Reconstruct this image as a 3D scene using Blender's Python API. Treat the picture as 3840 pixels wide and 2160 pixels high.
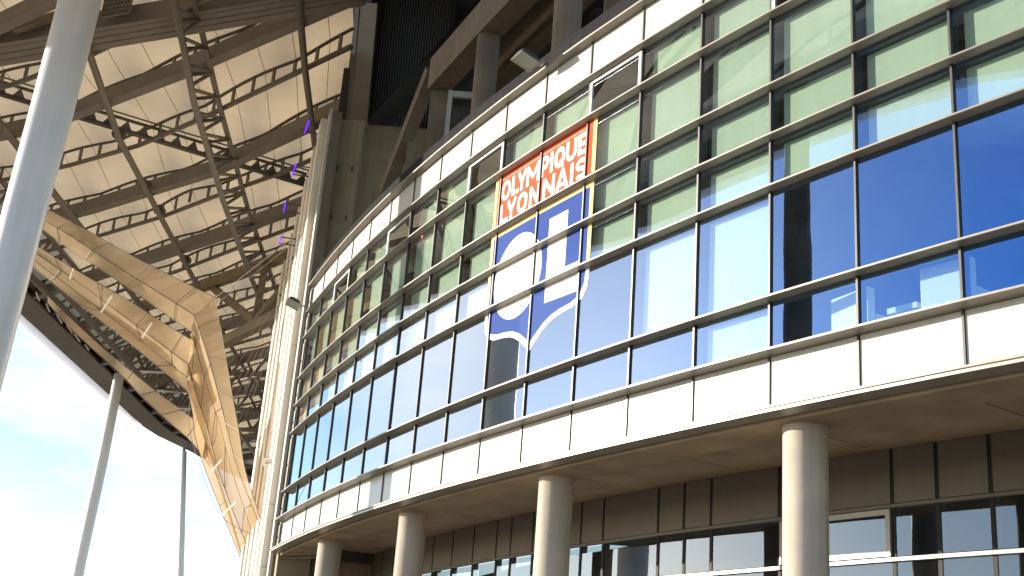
import bpy, math, random
from mathutils import Vector, Matrix
from mathutils.geometry import delaunay_2d_cdt
random.seed(7)
for o in list(bpy.data.objects): bpy.data.objects.remove(o)
scn = bpy.context.scene
COL = scn.collection
rad = math.radians

# ------------------------------------------------------------------ camera
cam_d = bpy.data.cameras.new('Camera'); cam = bpy.data.objects.new('Camera', cam_d); COL.objects.link(cam)
cam_d.sensor_width = 36.0; cam_d.lens = 44.4163; cam_d.clip_start = 0.1; cam_d.clip_end = 6000
cam.matrix_world = Matrix.Translation((0, 0, 1.6)) @ Matrix.Rotation(rad(90 + 19.42672), 4, 'X') @ Matrix.Rotation(rad(4.41823), 4, 'Z')
scn.camera = cam

# ------------------------------------------------------------------ sky and sun
SUN_B, SUN_E = 287.0, 13.5          # compass bearing (from +Y, clockwise) and elevation
world = bpy.data.worlds.new('World'); scn.world = world; world.use_nodes = True
nt = world.node_tree; nt.nodes.clear()
wo = nt.nodes.new('ShaderNodeOutputWorld'); bg = nt.nodes.new('ShaderNodeBackground')
sky = nt.nodes.new('ShaderNodeTexSky'); sky.sky_type = 'NISHITA'; sky.sun_disc = False
sky.sun_elevation = rad(SUN_E); sky.sun_rotation = rad(SUN_B); sky.altitude = 200; sky.air_density = 1.0; sky.dust_density = 0.35; sky.ozone_density = 2.5
tc = nt.nodes.new('ShaderNodeTexCoord')
mp = nt.nodes.new('ShaderNodeMapping'); mp.inputs['Scale'].default_value = (1.0, 1.0, 2.6); mp.inputs['Location'].default_value = (0.38, 3.9, 2.19)
n1 = nt.nodes.new('ShaderNodeTexNoise'); n1.inputs['Scale'].default_value = 2.1; n1.inputs['Detail'].default_value = 9; n1.inputs['Roughness'].default_value = 0.56
cr = nt.nodes.new('ShaderNodeValToRGB'); cr.color_ramp.elements[0].position = 0.475; cr.color_ramp.elements[1].position = 0.73
mx = nt.nodes.new('ShaderNodeMixRGB'); mx.inputs['Color2'].default_value = (7.6, 7.7, 7.9, 1)
ml = nt.nodes.new('ShaderNodeMath'); ml.operation = 'MULTIPLY'; ml.inputs[1].default_value = 0.7
nt.links.new(tc.outputs['Generated'], mp.inputs['Vector']); nt.links.new(mp.outputs['Vector'], n1.inputs['Vector'])
nt.links.new(n1.outputs['Fac'], cr.inputs['Fac']); nt.links.new(cr.outputs['Color'], ml.inputs[0]); nt.links.new(ml.outputs[0], mx.inputs['Fac'])
nt.links.new(sky.outputs['Color'], mx.inputs['Color1']); nt.links.new(mx.outputs['Color'], bg.inputs['Color'])
bg.inputs['Strength'].default_value = 0.15
nt.links.new(bg.outputs['Background'], wo.inputs['Surface'])
sd = Vector((math.sin(rad(SUN_B)) * math.cos(rad(SUN_E)), math.cos(rad(SUN_B)) * math.cos(rad(SUN_E)), math.sin(rad(SUN_E))))
sl = bpy.data.lights.new('Sun', 'SUN'); sl.energy = 5.0; sl.angle = rad(0.55); sl.color = (1.0, 0.90, 0.76)
so = bpy.data.objects.new('Sun', sl); COL.objects.link(so); so.rotation_euler = sd.to_track_quat('Z', 'Y').to_euler(); so.location = (-60, 40, 60)
scn.view_settings.view_transform = 'Standard'; scn.view_settings.look = 'None'
scn.view_settings.exposure = 1.05; scn.view_settings.gamma = 1.0; scn.view_settings.use_curve_mapping = False
scn.render.resolution_x = 1024; scn.render.resolution_y = 576
try:
    scn.cycles.transparent_max_bounces = 12; scn.cycles.max_bounces = 6; scn.cycles.glossy_bounces = 3; scn.cycles.diffuse_bounces = 4
except Exception: pass

# ------------------------------------------------------------------ materials
MATS = {}
def mat(name, col, rough=0.6, metal=0.0, var=0.12, vscale=3.0, bump=0.0, bscale=20.0, spec=0.5, streak=0.0, coat=0.0):
    """plain surface: base colour broken up by two noises (stains), optional vertical streaks and fine relief"""
    m = bpy.data.materials.new(name); m.use_nodes = True; t = m.node_tree; b = t.nodes['Principled BSDF']
    b.inputs['Roughness'].default_value = rough; b.inputs['Metallic'].default_value = metal
    b.inputs['Specular IOR Level'].default_value = spec
    if coat: b.inputs['Coat Weight'].default_value = coat; b.inputs['Coat Roughness'].default_value = 0.012
    g = t.nodes.new('ShaderNodeNewGeometry')
    n = t.nodes.new('ShaderNodeTexNoise'); n.inputs['Scale'].default_value = vscale; n.inputs['Detail'].default_value = 6
    t.links.new(g.outputs['Position'], n.inputs['Vector'])
    r = t.nodes.new('ShaderNodeMapRange'); r.inputs['From Min'].default_value = 0.3; r.inputs['From Max'].default_value = 0.7
    r.inputs['To Min'].default_value = 1 - var; r.inputs['To Max'].default_value = 1 + var
    t.links.new(n.outputs['Fac'], r.inputs['Value'])
    fac = r.outputs['Result']
    if streak:
        mpn = t.nodes.new('ShaderNodeMapping'); mpn.inputs['Scale'].default_value = (5, 5, 0.25)
        n2 = t.nodes.new('ShaderNodeTexNoise'); n2.inputs['Scale'].default_value = 1.5; n2.inputs['Detail'].default_value = 5
        t.links.new(g.outputs['Position'], mpn.inputs['Vector']); t.links.new(mpn.outputs['Vector'], n2.inputs['Vector'])
        r2 = t.nodes.new('ShaderNodeMapRange'); r2.inputs['From Min'].default_value = 0.35; r2.inputs['From Max'].default_value = 0.7
        r2.inputs['To Min'].default_value = 1; r2.inputs['To Max'].default_value = 1 - streak
        t.links.new(n2.outputs['Fac'], r2.inputs['Value'])
        mm = t.nodes.new('ShaderNodeMath'); mm.operation = 'MULTIPLY'
        t.links.new(fac, mm.inputs[0]); t.links.new(r2.outputs['Result'], mm.inputs[1]); fac = mm.outputs[0]
    mu = t.nodes.new('ShaderNodeVectorMath'); mu.operation = 'SCALE'; mu.inputs[0].default_value = col[:3]
    t.links.new(fac, mu.inputs['Scale']); t.links.new(mu.outputs['Vector'], b.inputs['Base Color'])
    if bump:
        nb = t.nodes.new('ShaderNodeTexNoise'); nb.inputs['Scale'].default_value = bscale; nb.inputs['Detail'].default_value = 8
        t.links.new(g.outputs['Position'], nb.inputs['Vector'])
        bp = t.nodes.new('ShaderNodeBump'); bp.inputs['Strength'].default_value = bump; bp.inputs['Distance'].default_value = 0.02
        t.links.new(nb.outputs['Fac'], bp.inputs['Height']); t.links.new(bp.outputs['Normal'], b.inputs['Normal'])
    MATS[name] = m
    return m
def glass_mat(name, tint, ior, dust=0.03, wave=0.0, coat=(0.13, 0.40, 1.0)):
    m = bpy.data.materials.new(name); m.use_nodes = True; t = m.node_tree; t.nodes.clear()
    out = t.nodes.new('ShaderNodeOutputMaterial'); tr = t.nodes.new('ShaderNodeBsdfTransparent'); gl = t.nodes.new('ShaderNodeBsdfGlossy')
    df = t.nodes.new('ShaderNodeBsdfDiffuse'); df.inputs['Color'].default_value = (0.6, 0.58, 0.52, 1)
    tr.inputs['Color'].default_value = (*tint, 1); gl.inputs['Roughness'].default_value = 0.004; 
    lw = t.nodes.new('ShaderNodeLayerWeight'); lw.inputs['Blend'].default_value = 0.5      # solar-control coating: blue head-on, neutral at a glance
    cr_ = t.nodes.new('ShaderNodeValToRGB'); cr_.color_ramp.elements[0].position = 0.18; cr_.color_ramp.elements[0].color = (*coat, 1)
    cr_.color_ramp.elements[1].position = 0.58; cr_.color_ramp.elements[1].color = (0.92, 0.96, 1.0, 1)
    t.links.new(lw.outputs['Facing'], cr_.inputs['Fac']); t.links.new(cr_.outputs['Color'], gl.inputs['Color'])
    fr = t.nodes.new('ShaderNodeFresnel'); fr.inputs['IOR'].default_value = ior
    ge = t.nodes.new('ShaderNodeNewGeometry'); sb = t.nodes.new('ShaderNodeMath'); sb.operation = 'SUBTRACT'; sb.inputs[0].default_value = 1.0
    mu = t.nodes.new('ShaderNodeMath'); mu.operation = 'MULTIPLY'
    t.links.new(ge.outputs['Backfacing'], sb.inputs[1])
    pw = t.nodes.new('ShaderNodeMath'); pw.operation = 'POWER'; pw.inputs[1].default_value = 4.0; t.links.new(lw.outputs['Facing'], pw.inputs[0])
    mxf = t.nodes.new('ShaderNodeMix'); mxf.data_type = 'FLOAT'; mxf.inputs[3].default_value = 1.0        # several glass layers add up at a glancing view
    t.links.new(pw.outputs[0], mxf.inputs[0]); t.links.new(fr.outputs['Fac'], mxf.inputs[2]); t.links.new(mxf.outputs[0], mu.inputs[0]); t.links.new(sb.outputs[0], mu.inputs[1])
    # a film of dust with specks and rain streaks
    n = t.nodes.new('ShaderNodeTexNoise'); n.inputs['Scale'].default_value = 1.3; n.inputs['Detail'].default_value = 10; n.inputs['Roughness'].default_value = 0.7
    t.links.new(ge.outputs['Position'], n.inputs['Vector'])
    v = t.nodes.new('ShaderNodeTexVoronoi'); v.inputs['Scale'].default_value = 9.0; t.links.new(ge.outputs['Position'], v.inputs['Vector'])
    sp = t.nodes.new('ShaderNodeMath'); sp.operation = 'LESS_THAN'; sp.inputs[1].default_value = 0.03; t.links.new(v.outputs['Distance'], sp.inputs[0])
    sp2 = t.nodes.new('ShaderNodeMath'); sp2.operation = 'MULTIPLY'; sp2.inputs[1].default_value = 0.10; t.links.new(sp.outputs[0], sp2.inputs[0])
    dr = t.nodes.new('ShaderNodeMapRange'); dr.inputs['From Min'].default_value = 0.35; dr.inputs['From Max'].default_value = 0.75
    dr.inputs['To Min'].default_value = dust * 0.3; dr.inputs['To Max'].default_value = dust * 2
    t.links.new(n.outputs['Fac'], dr.inputs['Value'])
    ad = t.nodes.new('ShaderNodeMath'); ad.operation = 'ADD'; t.links.new(dr.outputs['Result'], ad.inputs[0]); t.links.new(sp2.outputs[0], ad.inputs[1])
    m1 = t.nodes.new('ShaderNodeMixShader'); m2 = t.nodes.new('ShaderNodeMixShader')
    t.links.new(ad.outputs[0], m1.inputs['Fac']); t.links.new(tr.outputs[0], m1.inputs[1]); t.links.new(df.outputs[0], m1.inputs[2])
    t.links.new(mu.outputs[0], m2.inputs['Fac']); t.links.new(m1.outputs[0], m2.inputs[1]); t.links.new(gl.outputs[0], m2.inputs[2])
    if wave:
        nb = t.nodes.new('ShaderNodeTexNoise'); nb.inputs['Scale'].default_value = 0.9; nb.inputs['Detail'].default_value = 1
        t.links.new(ge.outputs['Position'], nb.inputs['Vector'])
        bp = t.nodes.new('ShaderNodeBump'); bp.inputs['Strength'].default_value = wave; bp.inputs['Distance'].default_value = 0.02
        t.links.new(nb.outputs['Fac'], bp.inputs['Height']); t.links.new(bp.outputs['Normal'], gl.inputs['Normal'])
    t.links.new(m2.outputs[0], out.inputs['Surface']); MATS[name] = m
    return m
def cloth_mat(name, col, trans=0.5, clear=0.0, var=0.06, weave=0.0, thru=None):
    """thin fabric: part diffuse, part light shining through, optional open mesh"""
    m = bpy.data.materials.new(name); m.use_nodes = True; t = m.node_tree; t.nodes.clear()
    out = t.nodes.new('ShaderNodeOutputMaterial'); d = t.nodes.new('ShaderNodeBsdfDiffuse'); l = t.nodes.new('ShaderNodeBsdfTranslucent')
    ge = t.nodes.new('ShaderNodeNewGeometry'); n = t.nodes.new('ShaderNodeTexNoise'); n.inputs['Scale'].default_value = 0.8; n.inputs['Detail'].default_value = 5
    t.links.new(ge.outputs['Position'], n.inputs['Vector'])
    r = t.nodes.new('ShaderNodeMapRange'); r.inputs['To Min'].default_value = 1 - var; r.inputs['To Max'].default_value = 1 + var
    r.inputs['From Min'].default_value = 0.3; r.inputs['From Max'].default_value = 0.7; t.links.new(n.outputs['Fac'], r.inputs['Value'])
    for sh, c in ((d, col), (l, thru or col)):
        s = t.nodes.new('ShaderNodeVectorMath'); s.operation = 'SCALE'; s.inputs[0].default_value = c; t.links.new(r.outputs['Result'], s.inputs['Scale'])
        t.links.new(s.outputs['Vector'], sh.inputs['Color'])
    a = t.nodes.new('ShaderNodeMixShader'); a.inputs['Fac'].default_value = trans
    t.links.new(d.outputs[0], a.inputs[1]); t.links.new(l.outputs[0], a.inputs[2]); res = a
    if clear:
        tr = t.nodes.new('ShaderNodeBsdfTransparent'); b = t.nodes.new('ShaderNodeMixShader'); b.inputs['Fac'].default_value = clear
        t.links.new(a.outputs[0], b.inputs[1]); t.links.new(tr.outputs[0], b.inputs[2]); res = b
    t.links.new(res.outputs[0], out.inputs['Surface']); MATS[name] = m
    return m
def emit_mat(name, col, s):
    m = bpy.data.materials.new(name); m.use_nodes = True; t = m.node_tree; t.nodes.clear()
    out = t.nodes.new('ShaderNodeOutputMaterial'); e = t.nodes.new('ShaderNodeEmission'); e.inputs['Color'].default_value = (*col, 1); e.inputs['Strength'].default_value = s
    t.links.new(e.outputs[0], out.inputs['Surface']); MATS[name] = m
mat('white_panel', (0.52, 0.515, 0.475), 0.3, var=0.05, vscale=0.9, spec=0.4, streak=0.10)
mat('sash_grey', (0.34, 0.33, 0.31), 0.4, metal=0.2, var=0.06)
mat('fin_metal', (0.22, 0.20, 0.17), 0.42, metal=0.25, var=0.08, vscale=2.5, streak=0.06)
mat('mullion_dark', (0.035, 0.034, 0.033), 0.45, var=0.2)
mat('mullion_cap', (0.06, 0.054, 0.048), 0.4, metal=0.3, var=0.08)
mat('frame_white', (0.74, 0.73, 0.70), 0.4, var=0.05)
mat('blind', (0.82, 0.83, 0.80), 0.9, var=0.025, vscale=1.0, spec=0.1, streak=0.06)
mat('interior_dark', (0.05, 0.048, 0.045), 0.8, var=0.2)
mat('interior_floor', (0.12, 0.115, 0.11), 0.6, var=0.2)
mat('furniture_white', (0.8, 0.8, 0.78), 0.5, var=0.03)
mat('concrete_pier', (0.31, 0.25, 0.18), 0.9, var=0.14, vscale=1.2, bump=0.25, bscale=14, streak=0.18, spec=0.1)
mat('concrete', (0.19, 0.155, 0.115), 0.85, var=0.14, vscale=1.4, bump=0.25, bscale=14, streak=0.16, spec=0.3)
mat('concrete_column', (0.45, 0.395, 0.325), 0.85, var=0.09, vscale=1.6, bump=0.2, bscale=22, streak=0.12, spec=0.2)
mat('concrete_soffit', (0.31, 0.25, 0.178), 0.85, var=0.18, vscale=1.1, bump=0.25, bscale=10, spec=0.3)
mat('grey_cladding', (0.15, 0.135, 0.118), 0.5, metal=0.1, var=0.06, vscale=1.0, streak=0.05)
mat('dark_gap', (0.008, 0.008, 0.008), 0.7, var=0.0)
mat('soffit_metal', (0.27, 0.245, 0.205), 0.38, metal=0.35, var=0.1, vscale=2.0)
mat('mesh_guard', (0.03, 0.03, 0.034), 0.8, var=0.1, spec=0.1)
mat('steel_paint', (0.165, 0.145, 0.118), 0.55, var=0.1, vscale=1.0, streak=0.06)
mat('steel_tan', (0.25, 0.20, 0.14), 0.75, var=0.1, vscale=1.0, spec=0.1)
mat('steel_dark', (0.075, 0.066, 0.056), 0.5, var=0.15)
mat('mast_pale', (0.86, 0.84, 0.80), 0.5, var=0.04, vscale=0.7)
mat('mast_white', (0.66, 0.66, 0.69), 0.35, var=0.05, vscale=0.7, streak=0.05, coat=0.2)
mat('cladding_lit', (0.78, 0.72, 0.62), 0.55, var=0.09, vscale=1.0, streak=0.12)  # lit and shaded tones of one sheet, the light put into the colour
mat('cladding_grey', (0.50, 0.45, 0.38), 0.55, var=0.09, vscale=1.0, streak=0.12)
mat('rod_white', (0.85, 0.84, 0.80), 0.35, var=0.0)
mat('lamp_body', (0.09, 0.088, 0.08), 0.4, metal=0.4, var=0.1)
mat('lamp_light', (0.42, 0.41, 0.37), 0.3, metal=0.4, var=0.05)
mat('lamp_glass', (0.36, 0.39, 0.35), 0.12, var=0.05, spec=0.8)
mat('cable', (0.16, 0.14, 0.12), 0.6, metal=0.1, var=0.0)
mat('ground', (0.21, 0.162, 0.11), 0.9, var=0.14, vscale=0.5, bump=0.3, bscale=6)
mat('sign_red', (0.62, 0.075, 0.022), 0.7, var=0.03, spec=0.08, coat=0.25)
mat('sign_blue', (0.018, 0.055, 0.25), 0.7, var=0.03, spec=0.08, coat=0.3)
mat('sign_white', (0.80, 0.79, 0.76), 0.7, var=0.02, spec=0.08, coat=0.2)
mat('sign_gold', (0.78, 0.60, 0.25), 0.7, var=0.03, spec=0.08, coat=0.2)
glass_mat('glass', (0.83, 0.895, 0.83), 3.5, dust=0.004, wave=0.035)
glass_mat('glass_clear', (0.66, 0.70, 0.68), 2.1, dust=0.005, wave=0.05, coat=(0.75, 0.85, 1.0))
cloth_mat('membrane', (0.52, 0.43, 0.32), trans=0.55, var=0.04, thru=(0.62, 0.465, 0.285))
cloth_mat('membrane_seam', (0.25, 0.19, 0.12), trans=0.2)
cloth_mat('fabric_mesh', (0.50, 0.385, 0.25), trans=0.45, clear=0.12, var=0.06, thru=(0.50, 0.36, 0.21))
cloth_mat('edge_skirt', (0.85, 0.86, 0.90), trans=0.7, var=0.03)
emit_mat('led_violet', (0.09, 0.012, 1.0), 1.8)
mat('corrugated_soffit', (0.15, 0.13, 0.108), 0.55, var=0.12, vscale=0.6)

# ------------------------------------------------------------------ mesh helpers
LOC = {}
def thing(name, label, cat, loc=(0, 0, 0), group=None, kind=None):
    o = bpy.data.objects.new(name, None); COL.objects.link(o); o.location = loc; o.empty_display_size = 0.2
    LOC[o.name] = Vector(loc); tag(o, label, cat, group, kind)
    return o
def tag(o, label=None, cat=None, group=None, kind=None):
    if label: o['label'] = label
    if cat: o['category'] = cat
    if group: o['group'] = group
    if kind: o['kind'] = kind
    return o
def obj(name, v, f, m, parent=None, smooth=False):
    w = LOC[parent.name] if parent else Vector((0, 0, 0))
    me = bpy.data.meshes.new(name); me.from_pydata([tuple(Vector(p) - w) for p in v], [], f); me.update()
    if smooth: me.polygons.foreach_set('use_smooth', [True] * len(me.polygons))
    me.materials.append(MATS[m])
    o = bpy.data.objects.new(name, me); COL.objects.link(o); o.parent = parent; LOC[o.name] = w
    return o
def inst(name, me, mw, parent=None):
    """shares mesh data; mw is its world matrix"""
    o = bpy.data.objects.new(name, me); COL.objects.link(o); o.parent = parent
    w = LOC[parent.name] if parent else Vector((0, 0, 0))
    o.matrix_local = Matrix.Translation(-w) @ mw; LOC[o.name] = w
    return o
def mesh(name, v, f, m, smooth=False):
    me = bpy.data.meshes.new(name); me.from_pydata([tuple(p) for p in v], [], f); me.update()
    if smooth: me.polygons.foreach_set('use_smooth', [True] * len(me.polygons))
    me.materials.append(MATS[m]); return me
BF = [(0, 3, 2, 1), (4, 5, 6, 7), (0, 1, 5, 4), (1, 2, 6, 5), (2, 3, 7, 6), (3, 0, 4, 7)]
def boxv(x0, x1, y0, y1, z0, z1):
    return [(x0, y0, z0), (x1, y0, z0), (x1, y1, z0), (x0, y1, z0), (x0, y0, z1), (x1, y0, z1), (x1, y1, z1), (x0, y1, z1)]
class MB:
    def __init__(s): s.v = []; s.f = []
    def add(s, v, f):
        b = len(s.v); s.v += [tuple(p) for p in v]; s.f += [tuple(i + b for i in q) for q in f]; return s
    def box(s, *a): return s.add(boxv(*a), BF)
    def beam(s, p, q, w, h, up=(0, 0, 1), zo=0.0):
        """box from p to q: width w across, height h upwards from the line (starting zo above it)"""
        p = Vector(p); q = Vector(q); d = (q - p).normalized(); u = Vector(up); r = d.cross(u)
        if r.length < 1e-4: r = d.cross(Vector((1, 0, 0)))
        r.normalize(); u = r.cross(d).normalized()
        c = []
        for e in (p, q):
            for a, b in ((-w / 2, zo), (w / 2, zo), (w / 2, zo + h), (-w / 2, zo + h)): c.append(e + r * a + u * b)
        return s.add(c, [(0, 1, 2, 3), (7, 6, 5, 4), (0, 4, 5, 1), (1, 5, 6, 2), (2, 6, 7, 3), (3, 7, 4, 0)])
    def tube(s, pts, r, n=10, cap=True):
        pts = [Vector(p) for p in pts]; rs = r if isinstance(r, (list, tuple)) else [r] * len(pts)
        b = len(s.v); ref = None
        for i, p in enumerate(pts):
            d = (pts[min(i + 1, len(pts) - 1)] - pts[max(i - 1, 0)]).normalized()
            a = d.cross(Vector((0, 0, 1)))
            if a.length < 0.05: a = d.cross(Vector((0, 1, 0)))
            a.normalize()
            if ref is not None and a.dot(ref) < 0: a = -a
            ref = a; c = d.cross(a)
            for k in range(n):
                t = 2 * math.pi * k / n; s.v.append(tuple(p + (a * math.cos(t) + c * math.sin(t)) * rs[i]))
        for i in range(len(pts) - 1):
            for k in range(n):
                k2 = (k + 1) % n; s.f.append((b + i * n + k, b + i * n + k2, b + (i + 1) * n + k2, b + (i + 1) * n + k))
        if cap:
            s.f.append(tuple(b + k for k in range(n))[::-1]); s.f.append(tuple(b + (len(pts) - 1) * n + k for k in range(n)))
        return s
    def loft(s, rows):
        """quads between successive polylines of equal length"""
        b = len(s.v); n = len(rows[0])
        for r in rows: s.v += [tuple(p) for p in r]
        for j in range(len(rows) - 1):
            for i in range(n - 1): s.f.append((b + j * n + i, b + j * n + i + 1, b + (j + 1) * n + i + 1, b + (j + 1) * n + i))
        return s
    def build(s, name, m, parent=None, smooth=False): return obj(name, s.v, s.f, m, parent, smooth)
def V(*a): return Vector(a)
def lerp(a, b, t): return Vector(a) + (Vector(b) - Vector(a)) * t

# ------------------------------------------------------------------ ground
g = obj('ground', [(-1500, -1500, 0), (1500, -1500, 0), (1500, 1500, 0), (-1500, 1500, 0)], [(0, 1, 2, 3)], 'ground'); tag(g, kind='structure')

# ------------------------------------------------------------------ the curved glass building
R, CX, CY, PH0, DPH = 104.444809, 91.212975, 80.271928, -0.994887764, 0.0191488694
H = [17.463, 16.389, 15.320, 13.714, 12.641, 11.571, 9.370, 8.318]     # fin levels from the top
Z8 = 7.25
def ph(c): return PH0 + DPH * c
def wall(c, off, z): return V(CX + (R + off) * math.sin(ph(c)), CY - (R + off) * math.cos(ph(c)), z)
def bay(c, off, z):
    """frame of the flat bay c..c+1: x to the right, -y outward"""
    p = ph(c + 0.5); r = R * math.cos(DPH / 2) + off
    return Matrix.Translation((CX + r * math.sin(p), CY - r * math.cos(p), z)) @ Matrix.Rotation(p, 4, 'Z')
TN = math.tan(DPH / 2)
def hw(off): return (R + off) * TN
C0, C1 = -13, 6
bld = thing('curved_glass_building', 'curved building with rows of glass between white panel bands and thin fins', 'building', wall(-3, -3, 0))
def panel_mesh(name, z0, z1, o0, o1, m, side=0.0, cham=0.0):
    a = hw(0) - side
    return mesh(name, boxv(-a, a, -o1, -o0, z0, z1), BF, m)
def fin_mesh(name, d, z0, t, m):
    """blade tapering outwards, with mitred ends"""
    prof = [(-0.02, 0.0), (d - 0.015, 0.012), (d, 0.022), (d, t), (-0.02, t + 0.012)]
    v = []
    for sgn in (-1, 1):
        for o, z in prof: v.append((sgn * (hw(o) - 0.0015), -o, z0 + z))
    n = len(prof); f = [tuple(range(n))[::-1] if False else tuple(range(n)), tuple(range(n, 2 * n))[::-1]]
    for i in range(n): j = (i + 1) % n; f.append((i, i + n, j + n, j))
    return mesh(name, v, f, m)
FIN_D = [0.24, 0.2, 0.2, 0.2, 0.2, 0.21, 0.23, 0.33]
FIN_T = [0.07, 0.052, 0.052, 0.052, 0.052, 0.052, 0.055, 0.06]
fin_me = [fin_mesh('fin_%d' % k, FIN_D[k], 0, FIN_T[k], 'fin_metal') for k in range(8)]
fin8 = fin_mesh('fin_bottom', 0.36, 0, 0.06, 'fin_metal')
glass_me = {}; blind_me = {}; trans_me = {}
for k in range(1, 7):     # row k lies between fin k+1 (below) and fin k (above)
    z0 = H[k + 1] + FIN_T[k + 1] + 0.01; z1 = H[k] - 0.004
    glass_me[k] = panel_mesh('pane_%d' % k, z0, z1, -0.032, -0.010, 'glass', 0.028)
    blind_me[k] = mesh('blind_%d' % k, boxv(-hw(0) + 0.15, hw(0) - 0.035, 0.198, 0.206, z0 + 0.06, z1 - 0.05), BF, 'blind')
for k in range(0, 8):
    trans_me[k] = panel_mesh('transom_%d' % k, H[k] - 0.055, H[k] + 0.085, -0.17, -0.036, 'mullion_dark', 0.032)
white_top = panel_mesh('panel_top', H[1] + FIN_T[1] + 0.012, H[0] - 0.006, -0.05, 0.004, 'white_panel', 0.02)
white_low = panel_mesh('panel_low', Z8 + 0.072, H[7] - 0.006, -0.05, 0.004, 'white_panel', 0.02)
OPEN = (-11, -8, -5, -2, 1, 4)
LOWBL = {5: (-1, 0), 6: (0,)}
for c in range(C0, C1):
    M0 = bay(c, 0, 0)
    inst('white_panel', white_top, M0, bld); inst('white_panel', white_low, M0, bld)
    for k in range(8):
        inst('horizontal_fin', fin_me[k], bay(c, 0, H[k]), bld)
        if k: inst('transom', trans_me[k], M0, bld)
    inst('horizontal_fin', fin8, bay(c, 0, Z8), bld)
    for k in range(1, 7):
        if k == 1 and c in OPEN:
            # opening sash: white frame round a pane
            z0, z1 = H[2] + FIN_T[2] + 0.012, H[1] - 0.008; a = hw(0) - 0.03; w = 0.075
            mb = MB(); mb.box(-a, a, -0.03, 0.03, z1 - w, z1).box(-a, a, -0.03, 0.03, z0, z0 + w).box(-a, -a + w, -0.0298, 0.0298, z0 + w, z1 - w).box(a - w, a, -0.0298, 0.0298, z0 + w, z1 - w)
            me = mesh('sash', mb.v, mb.f, 'frame_white'); s = inst('opening_window', me, M0, bld)
            pm = mesh('sash_pane', boxv(-a + w + .003, a - w - .003, -0.005, 0.015, z0 + w + .003, z1 - w - .003), BF, 'glass')
            inst('pane', pm, Matrix.Identity(4) @ Matrix.Translation(LOC[s.name]), s).matrix_local = Matrix.Identity(4)
            continue
        inst('glass_pane', glass_me[k], M0, bld)
        if k <= 4 or c in LOWBL.get(k, ()): inst('roller_blind', blind_me[k], M0, bld)
mull = mesh('mullion', boxv(-0.026, 0.026, -0.012, 0.19, Z8 + 0.08, H[0] - 0.002), BF, 'mullion_dark')
capm = mesh('cap', boxv(-0.021, 0.021, -0.034, -0.0125, Z8 + 0.075, H[0] - 0.004), BF, 'mullion_cap')
for c in range(C0, C1 + 1):
    M = Matrix.Translation(wall(c, 0, 0)) @ Matrix.Rotation(ph(c), 4, 'Z')
    m = inst('mullion', mull, M, bld)
    cp = inst('cap', capm, M, m); cp.matrix_local = Matrix.Identity(4)
# perforated guard panels on the coping
step = 0.615
gp = MB()
a = 0.6
gp.box(-a, a, -0.012, 0.012, 0.0, 0.03).box(-a, a, -0.012, 0.012, 0.49, 0.52).box(-a, -a + 0.03, -0.0118, 0.0118, 0.03, 0.49).box(a - 0.03, a, -0.0118, 0.0118, 0.03, 0.49)
for i in range(9): gp.box(-a + 0.03, a - 0.03, -0.006, 0.006, 0.055 + i * 0.049, 0.055 + i * 0.049 + 0.027)
gmesh = mesh('guard_panel', gp.v, gp.f, 'mesh_guard')
cc = -1.895 - step * 18
while cc < 5:
    p = ph(cc + step / 2); M = Matrix.Translation(wall(cc + step / 2, 0.02, H[0] + 0.10)) @ Matrix.Rotation(p, 4, 'Z')
    inst('guard_panel', gmesh, M, bld); cc += step
mb = MB()
for c in range(C0, C1): mb.loft([[wall(c, 0.0, H[0] + 0.06), wall(c + 1, 0.0, H[0] + 0.06)], [wall(c, -7.0, H[0] + 0.02), wall(c + 1, -7.0, H[0] + 0.02)]])
mb.build('roof_terrace', 'concrete', bld)
# rooms behind the glass
for z, t in ((8.05, 0.2), (12.45, 0.3), (16.6, 0.5)):
    mb = MB()
    for c in range(C0, C1):
        lo = [wall(c, -0.26, z), wall(c + 1, -0.26, z), wall(c + 1, -6.0, z), wall(c, -6.0, z)]
        mb.add(lo + [p + V(0, 0, t) for p in lo], BF)
    mb.build('floor_slab', 'interior_floor', bld)
mb = MB()
for c in range(C0, C1): mb.loft([[wall(c, -6.01, 8.1), wall(c + 1, -6.01, 8.1)], [wall(c, -6.01, 17.3), wall(c + 1, -6.01, 17.3)]])
mb.build('inner_wall', 'interior_dark', bld)
# closing edge at the left end: narrow louvred frame and return
mb = MB()
e0, e1 = wall(-13, -0.02, 0), wall(-13, -0.6, 0)
mb.add([wall(-13.03, 0.05, 7.2), wall(-13.03, -6.2, 7.2), wall(-13.2, -6.2, 7.2), wall(-13.2, 0.05, 7.2), wall(-13.03, 0.05, 17.5), wall(-13.03, -6.2, 17.5), wall(-13.2, -6.2, 17.5), wall(-13.2, 0.05, 17.5)], BF)
mb.build('end_return', 'mullion_dark', bld)
for k in range(8):
    za, zb = (H[k + 1] if k < 7 else Z8), H[k]
    mb = MB()
    for i, zz in enumerate((za + 0.12, (za + zb) / 2 + 0.03)):
        z2 = (za + zb) / 2 - 0.03 if i == 0 else zb - 0.08
        mb.add([wall(-13.19, 0.052, zz), wall(-13.04, 0.052, zz), wall(-13.04, 0.075, zz), wall(-13.19, 0.075, zz), wall(-13.19, 0.052, z2), wall(-13.04, 0.052, z2), wall(-13.04, 0.075, z2), wall(-13.19, 0.075, z2)], BF)
    mb.build('end_louvre', 'grey_cladding', bld)

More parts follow.
